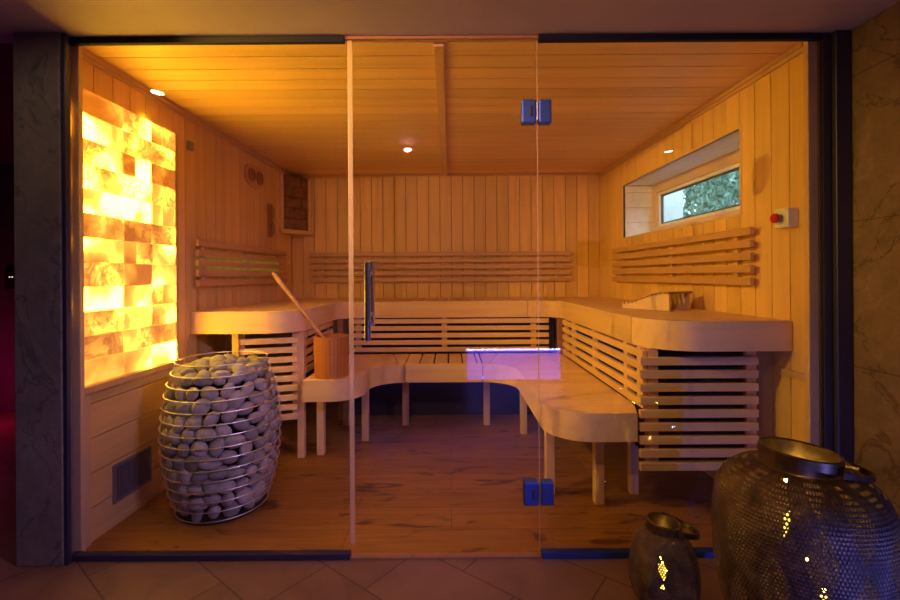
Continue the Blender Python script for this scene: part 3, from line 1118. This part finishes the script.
def pebble_mesh(i):
    bm = bmesh.new()
    bmesh.ops.create_icosphere(bm, subdivisions=3, radius=1.0)
    ph = rng.uniform(0, 6.28, 6)
    ax = (rng.uniform(0.044, 0.056), rng.uniform(0.034, 0.043), rng.uniform(0.027, 0.034))
    for v in bm.verts:
        x, y, z = v.co
        k = 1 + 0.10 * math.sin(2.1 * x + ph[0]) * math.cos(1.7 * y + ph[1]) + 0.08 * math.sin(2.6 * z + ph[2] + x) + 0.05 * math.sin(3.3 * y + ph[3])
        v.co = Vector((x * ax[0], y * ax[1], z * ax[2])) * k
    me = bpy.data.meshes.new('heater_stone')
    bm.to_mesh(me)
    bm.free()
    me.polygons.foreach_set('use_smooth', [True] * len(me.polygons))
    me.materials.append(M['pebble'])
    return me


peb = [pebble_mesh(i) for i in range(9)]
# pack: points on the shell of the barrel and on its top, pushed apart
pts = []
for row in range(13):
    z = 0.055 + row * 0.0505
    r = HRs(z) - 0.045
    n = int(2 * PI * r / 0.083)
    for k in range(n):
        pts.append([2 * PI * (k + (row % 2) * 0.5 + rng.uniform(-0.22, 0.22)) / n, z + rng.uniform(-0.012, 0.012), 0])
shell = np.array(pts)


def shell_xyz(a):
    r = np.array([HRs(z) for z in a[:, 1]]) - 0.043
    return np.stack([r * np.cos(a[:, 0]), r * np.sin(a[:, 0]), a[:, 1]], 1)


for it in range(60):
    p = shell_xyz(shell)
    d = p[:, None] - p[None]
    L = np.linalg.norm(d, axis=2) + np.eye(len(p))
    push = np.where(L < 0.080, (0.080 - L) / L * 0.25, 0)
    mv = (d * push[..., None]).sum(1)
    r = np.hypot(p[:, 0], p[:, 1])
    shell[:, 0] += (-mv[:, 0] * np.sin(shell[:, 0]) + mv[:, 1] * np.cos(shell[:, 0])) / r
    shell[:, 1] = np.clip(shell[:, 1] + mv[:, 2], 0.05, 0.665)
stones = []
for a, p in zip(shell, shell_xyz(shell)):
    stones.append((p, a[0], a[1], 'side'))
for rad, n, zz in ((0.165, 12, 0.688), (0.105, 8, 0.700), (0.035, 3, 0.705), (0.135, 10, 0.655), (0.07, 5, 0.665)):
    for k in range(n):
        a = 2 * PI * (k + rng.uniform(-0.2, 0.2)) / n + rad * 9
        stones.append((np.array([rad * math.cos(a), rad * math.sin(a), zz + rng.uniform(-0.010, 0.012)]), a, zz, 'top'))
LBL = {'top': 'rounded grey stone heaped at the open top of the wire heater',
       'up': 'rounded grey stone behind the upper rings of the wire heater',
       'mid': 'rounded grey stone behind the middle rings of the wire heater',
       'low': 'rounded grey stone behind the lowest rings of the wire heater'}
for i, (p, a, z, kind) in enumerate(stones):
    o = bpy.data.objects.new('heater_stone', peb[int(rng.integers(0, 9))])
    C.objects.link(o)
    o.location = (HX + p[0], HY + p[1], p[2])
    if kind == 'side':
        # flat side faces outward, long side anywhere in the shell with a lean to level
        m = Matrix.Rotation(a, 3, 'Z') @ Matrix.Rotation(R(90), 3, 'Y') @ Matrix.Rotation(R(90) + rng.normal(0, 0.7), 3, 'Z') @ Euler((rng.normal(0, .3), rng.normal(0, .3), 0)).to_matrix()
    else:
        m = Euler((rng.normal(0, .3), rng.normal(0, .3), rng.uniform(0, 6.28))).to_matrix()
    o.rotation_euler = m.to_euler()
    s = rng.uniform(0.78, 1.0)
    o.scale = (s, s, s)
    key = 'top' if kind == 'top' else ('up' if z > 0.45 else 'mid' if z > 0.25 else 'low')
    tag(o, LBL[key], 'stone', 'stones heaped at the top of the heater' if key == 'top' else {'up': 'stones in the upper part of the heater', 'mid': 'stones in the middle of the heater', 'low': 'stones in the foot of the heater'}[key])

# ================================================================== BUCKET AND LADLE
BX, BY = -0.752, 1.005
bk = thing('sauna_bucket', 'brown wooden sauna bucket on the left end of the lower bench', 'bucket', (BX, BY, LZ))
b = MB()
NS = 28
for k in range(NS):
    a0, a1 = 2 * PI * k / NS, 2 * PI * (k + 0.985) / NS
    am = (a0 + a1) / 2
    vs = []
    for z, r0, r1 in ((LZ + 0.001, 0.088, 0.102), (LZ + 0.255, 0.094, 0.108)):
        for a, r in ((a0, r0), (a1, r0), (a1, r1), (am, r1 * 1.015), (a0, r1)):
            vs.append((BX + r * math.cos(a), BY + r * math.sin(a), z))
    b.add(vs, [(0, 1, 2, 3, 4)[::-1], (5, 6, 7, 8, 9)] + [(i, (i + 1) % 5, 5 + (i + 1) % 5, 5 + i) for i in range(5)])
b.build('staves', M['bucketwood'], bk)
MB().prism(arc(BX, BY, 0.090, 0, 345, 23), LZ + 0.02, LZ + 0.036).build('bottom', M['bucketwood'], bk)
ld = thing('sauna_ladle', 'long wooden ladle leaning out of the sauna bucket', 'ladle', (BX, BY, LZ + 0.06))
A, B_ = Vector((-0.715, 1.015, 0.640)), Vector((-1.078, 0.90, 1.168))
n = 14
MB().tube([A.lerp(B_, i / n) for i in range(n + 1)], [0.008 + 0.0075 * (i / n) ** 1.5 for i in range(n)] + [0.009], 12).build('handle', M['ladle'], ld, smooth=True)
MB().lathe([(0.001, -0.032), (0.028, -0.026), (0.040, -0.005), (0.042, 0.018), (0.038, 0.018), (0.034, -0.002), (0.02, -0.020), (0.001, -0.024)], 24, (A.x + 0.01, A.y, A.z - 0.035)).build('bowl', M['ladle'], ld, smooth=True)

# ================================================================== HEADREST
HA, HB2 = Vector((1.045, 0.913)), Vector((1.200, 0.645))
hd = (HB2 - HA).normalized()
hn = Vector((-hd.y, hd.x))
hr = thing('headrest', 'wedge shaped slatted wooden headrest on the right upper bench', 'headrest', (HA.x, HA.y, UZ))
HLn, HWd = (HB2 - HA).length, 0.225


def HW(l, wv, z):
    p = HA + hd * l + hn * wv
    return (p.x, p.y, UZ + z)


prof = [(0.0, 0.002), (HLn, 0.002), (HLn, 0.096)]
top = []
for i in range(13):
    f = 1 - i / 12
    top.append((HLn * f, 0.030 + 0.066 * (0.5 - 0.5 * math.cos(PI * min(1, f * 1.12))) if f * 1.12 < 1 else 0.096))
prof = [(0.0, 0.002), (HLn, 0.002)] + top
for w0 in (0.012, HWd - 0.030):
    MB(lambda x, y, z: HW(x, z, y)).prism(prof, w0, w0 + 0.018).build('side_panel', M['frame_wood'], hr)
b = MB(HW)
for i in range(11):
    f = 0.02 + i * 0.086
    l0 = HLn * f
    zt = 0.030 + 0.066 * (0.5 - 0.5 * math.cos(PI * min(1, f * 1.12))) if f * 1.12 < 1 else 0.096
    b.box(l0, l0 + 0.013, 0.0, HWd, zt + 0.001, zt + 0.011)
b.build('slats', M['slat_y'], hr, bevel=0.0015)
b = MB(HW)
b.box(HLn * 0.90, HLn + 0.004, 0.0, HWd, 0.097, 0.108)
b.build('top_board', M['brownwood'], hr, bevel=0.0015)
MB(HW).box(0.03, HLn * 0.55, 0.031, HWd - 0.031, 0.002, 0.010).build('base_board', M['brownwood'], hr)

# ================================================================== LANTERNS
def lantern(name, label, loc, prof, tilt, mat, collar, fairy, lampW, string=(), tubes=()):
    t = thing(name, label, 'lantern', loc)
    L = Vector(loc)
    string = list(string)
    body = MB().lathe(prof, 72, loc).build('body', mat, t, smooth=True, angle=60)
    base = MB().lathe([(0.001, 0.0), (prof[0][0] + 0.004, 0.0), (prof[0][0] + 0.004, 0.012), (0.001, 0.012)], 48, loc)
    base.build('base', M['bronze'], t, smooth=True)
    r0, z0, h = collar
    rot = Matrix.Rotation(R(tilt), 3, 'Y')

    def tl(x, y, z):
        p = rot @ Vector((x, y, z))
        return (L.x + p.x, L.y + p.y, L.z + z0 + p.z)
    MB(tl).lathe([(r0, -0.02), (r0, h), (r0 + 0.006, h + 0.004), (r0 + 0.010, h), (r0 + 0.008, -0.02), (r0, -0.02)], 56).build('collar', M['bronze'], t, smooth=True)
    # strap handle folded down over the shoulder
    hp = []
    for i in range(21):
        a = R(-80 + 160 * i / 20)
        rr = r0 + 0.016
        hp.append((rr * math.cos(a) * 1.85, rr * math.sin(a), 0.020 - 0.028 * math.cos(a)))
    hb = MB(tl)
    for p, q in zip(hp[:-1], hp[1:]):
        p, q = Vector(p), Vector(q)
        s = (q - p).normalized().cross(Vector((0, 0, 1))).normalized() * 0.004
        up_ = Vector((0, 0, 0.009))
        hb.add([tuple(p - s - up_), tuple(p + s - up_), tuple(p + s + up_), tuple(p - s + up_), tuple(q - s - up_), tuple(q + s - up_), tuple(q + s + up_), tuple(q - s + up_)],
               [(0, 1, 2, 3), (7, 6, 5, 4), (0, 4, 5, 1), (1, 5, 6, 2), (2, 6, 7, 3), (3, 7, 4, 0)])
    hb.build('handle', M['bronze'], t)
    for f in fairy + string:
        MB().ball((L.x + f[0], L.y + f[1], L.z + f[2]), f[3], 10, 6).build('fairy_light', M['fairy'], t, smooth=True)
    for ang, zl, zh, rt in tubes:
        rr = float(np.interp((zl + zh) / 2, [p[1] for p in prof], [p[0] for p in prof])) - rt - 0.016
        cx_, cy_ = L.x + rr * math.cos(R(ang)), L.y + rr * math.sin(R(ang))
        MB().lathe([(0.001, zl), (rt * 0.7, zl + 0.003), (rt, zl + 0.012), (rt, zh - 0.012), (rt * 0.7, zh - 0.003), (0.001, zh)], 20, (cx_, cy_, L.z)).build('added_glow_tube', M['tube'], t, smooth=True)  # added glowing tube behind the pierced wall, for the gold patches
    for f in fairy:
        lamp('lantern_glow', 'POINT', (L.x + f[0] * 0.93, L.y + f[1] * 0.93, L.z + f[2]), lampW, (1.0, 0.68, 0.16), shadow_soft_size=0.008).parent = None
    return t


def fairy_string(prof, ang, z0, z1, n, swing, r=0.0038):
    out = []
    for i in range(n):
        z = z0 + (z1 - z0) * i / (n - 1)
        rr = float(np.interp(z, [p[1] for p in prof], [p[0] for p in prof])) - 0.014
        a = R(ang + swing * math.sin(i * 2.3))
        out.append((rr * math.cos(a), rr * math.sin(a), z, r))
    return out


lm1 = lantern_mat('pierced bronze large', 150, 95, 0.55, 0.235)
lm2 = lantern_mat('pierced bronze small', 80, 150, 0.26, 0.11)
BIG = (1.040, -0.49, 0.0)
pb = [(r * 0.955, z) for r, z in ((0.150, 0.010), (0.185, 0.06), (0.215, 0.14), (0.232, 0.24), (0.238, 0.34), (0.236, 0.42), (0.228, 0.48), (0.205, 0.525), (0.170, 0.552), (0.135, 0.566), (0.112, 0.572))]
lantern('lantern', 'large pierced bronze lantern with an open collar by the stone wall', BIG, pb, 5, lm1, (0.094, 0.572, 0.042),
        [(-0.06, -0.10, 0.46, 0.006), (0.03, -0.12, 0.26, 0.006), (0.0, 0.05, 0.50, 0.006)], 0.4,
        fairy_string(pb, -128, 0.52, 0.36, 9, 5, 0.0040) + fairy_string(pb, -114, 0.33, 0.20, 8, 4, 0.0040),
        [(-131, 0.35, 0.50, 0.022), (-113, 0.20, 0.30, 0.020)])
SML = (0.735, -0.275, 0.0)
ps = [(0.078, 0.008), (0.102, 0.035), (0.113, 0.075), (0.114, 0.12), (0.106, 0.17), (0.088, 0.22), (0.064, 0.255), (0.050, 0.265)]
lantern('lantern', 'small pierced bronze lantern on the tiles before the glass', SML, ps, 6, lm2, (0.048, 0.265, 0.020), [(-0.02, -0.02, 0.17, 0.004)], 0.15,
        fairy_string(ps, -118, 0.19, 0.10, 6, 10, 0.003), [(-120, 0.10, 0.18, 0.014)])

# ================================================================== FOYER LAMPS AND TUB (behind the camera, seen as reflections in the glass; the floor spot is added)
for (x, y), lb, wt, colr, tg, ang in (
        ((-1.53, -0.54), 'round ceiling downlight near the marble pillar', DOWN_WARM, (1.0, 0.56, 0.08), (1.5, 1.1, 0.95), 60),
        ((-0.32, -1.63), 'round ceiling downlight in the middle of the foyer', DOWN_PINK, (1.0, 0.50, 0.47), (0.2, 1.9, 0.9), 80),
        ((1.73, -1.73), 'round ceiling downlight near the stone wall', DOWN_VIOLET, (0.58, 0.38, 1.0), (-1.05, 0.55, 0.25), 46)):
    t = thing('downlight', lb, 'ceiling light', (x, y, FC))
    MB().lathe([(0.030, -0.001), (0.030, -0.006), (0.044, -0.006), (0.046, -0.001)], 32, (x, y, FC)).build('trim_ring', M['chrome'], t, smooth=True)
    MB().lathe([(0.001, -0.003), (0.029, -0.003)], 24, (x, y, FC)).build('lamp_face', M['lamp_face'], t)
    lamp('downlight_beam', 'SPOT', (x, y, FC - 0.008), wt, colr, tg, spot_size=R(ang), spot_blend=0.9, shadow_soft_size=0.004)
tub = thing('hot_tub', 'white hot tub with a blue lit rim behind the viewer', 'hot tub', (0.7, -3.4, 0))
MB().box(0.14, 1.24, -4.2, -3.0, 0.001, 0.36).build('shell', M['tub'], tub, bevel=0.01)
MB().box(0.12, 1.26, -4.2, -2.97, 0.361, 0.385).build('rim', M['tub'], tub, bevel=0.004)
MB().box(0.18, 1.17, -2.998, -2.985, 0.346, 0.359).build('rim_light', M['tub_rim'], tub)
MB().box(0.18, 1.17, -2.998, -2.988, 0.03, 0.340).build('lit_panel', M['tub_panel'], tub)
lamp('passage_glow', 'POINT', (-3.7, 1.45, 0.35), 2.8, (0.8, 0.015, 0.22), shadow_soft_size=0.1)
fs = thing('added_floor_spot', 'small blue floor spot added to tint the lanterns near the stone wall', 'added light', (1.58, -1.40, 0))
MB().lathe([(0.030, 0.001), (0.034, 0.001), (0.034, 0.06), (0.030, 0.06), (0.030, 0.001)], 28, (1.58, -1.40, 0)).build('housing', M['alu'], fs, smooth=True)
MB().lathe([(0.001, 0.050), (0.0295, 0.050)], 24, (1.58, -1.40, 0)).build('lamp_face', M['blue_led'], fs)
lamp('added_floor_spot_beam', 'SPOT', (1.58, -1.40, 0.066), FLOOR_BLUE, (0.12, 0.16, 1.0), (0.85, -0.30, 0.35), spot_size=R(75), spot_blend=0.8, shadow_soft_size=0.02)

# ================================================================== HEDGE OUTSIDE
b = MB()
for i in range(16000):
    px, py, pz = 2.75 + rng.uniform(0, 1.0) ** 1.5 * 0.9, rng.uniform(0.6, 5.0), rng.uniform(0.95, 2.9)
    L = rng.uniform(0.022, 0.048)
    m = Euler(rng.uniform(0, 6.28, 3)).to_matrix()
    vs = [m @ Vector(v) * L + Vector((px, py, pz)) for v in ((-1, 0, 0), (0, -0.45, 0.1), (1, 0, 0), (0, 0.45, 0.1))]
    b.add([tuple(v) for v in vs], [(0, 1, 2, 3)])
for i in range(2500):
    L = rng.uniform(0.09, 0.16)
    m = Euler(rng.uniform(0, 6.28, 3)).to_matrix()
    vs = [m @ Vector(v) * L + Vector((rng.uniform(3.75, 4.1), rng.uniform(0.3, 5.4), rng.uniform(0.9, 3.3))) * 1 for v in ((0, 0, 0),)]
    c0 = vs[0]
    b.add([tuple(m @ Vector(v) * L + c0) for v in ((-1, 0, 0), (0, -0.6, 0.1), (1, 0, 0), (0, 0.6, 0.1))], [(0, 1, 2, 3)])
tag(b.build('hedge', M['leaf'], origin=(3.0, 2.5, 0.9)), 'green leafy hedge seen through the window', 'hedge', kind='stuff')
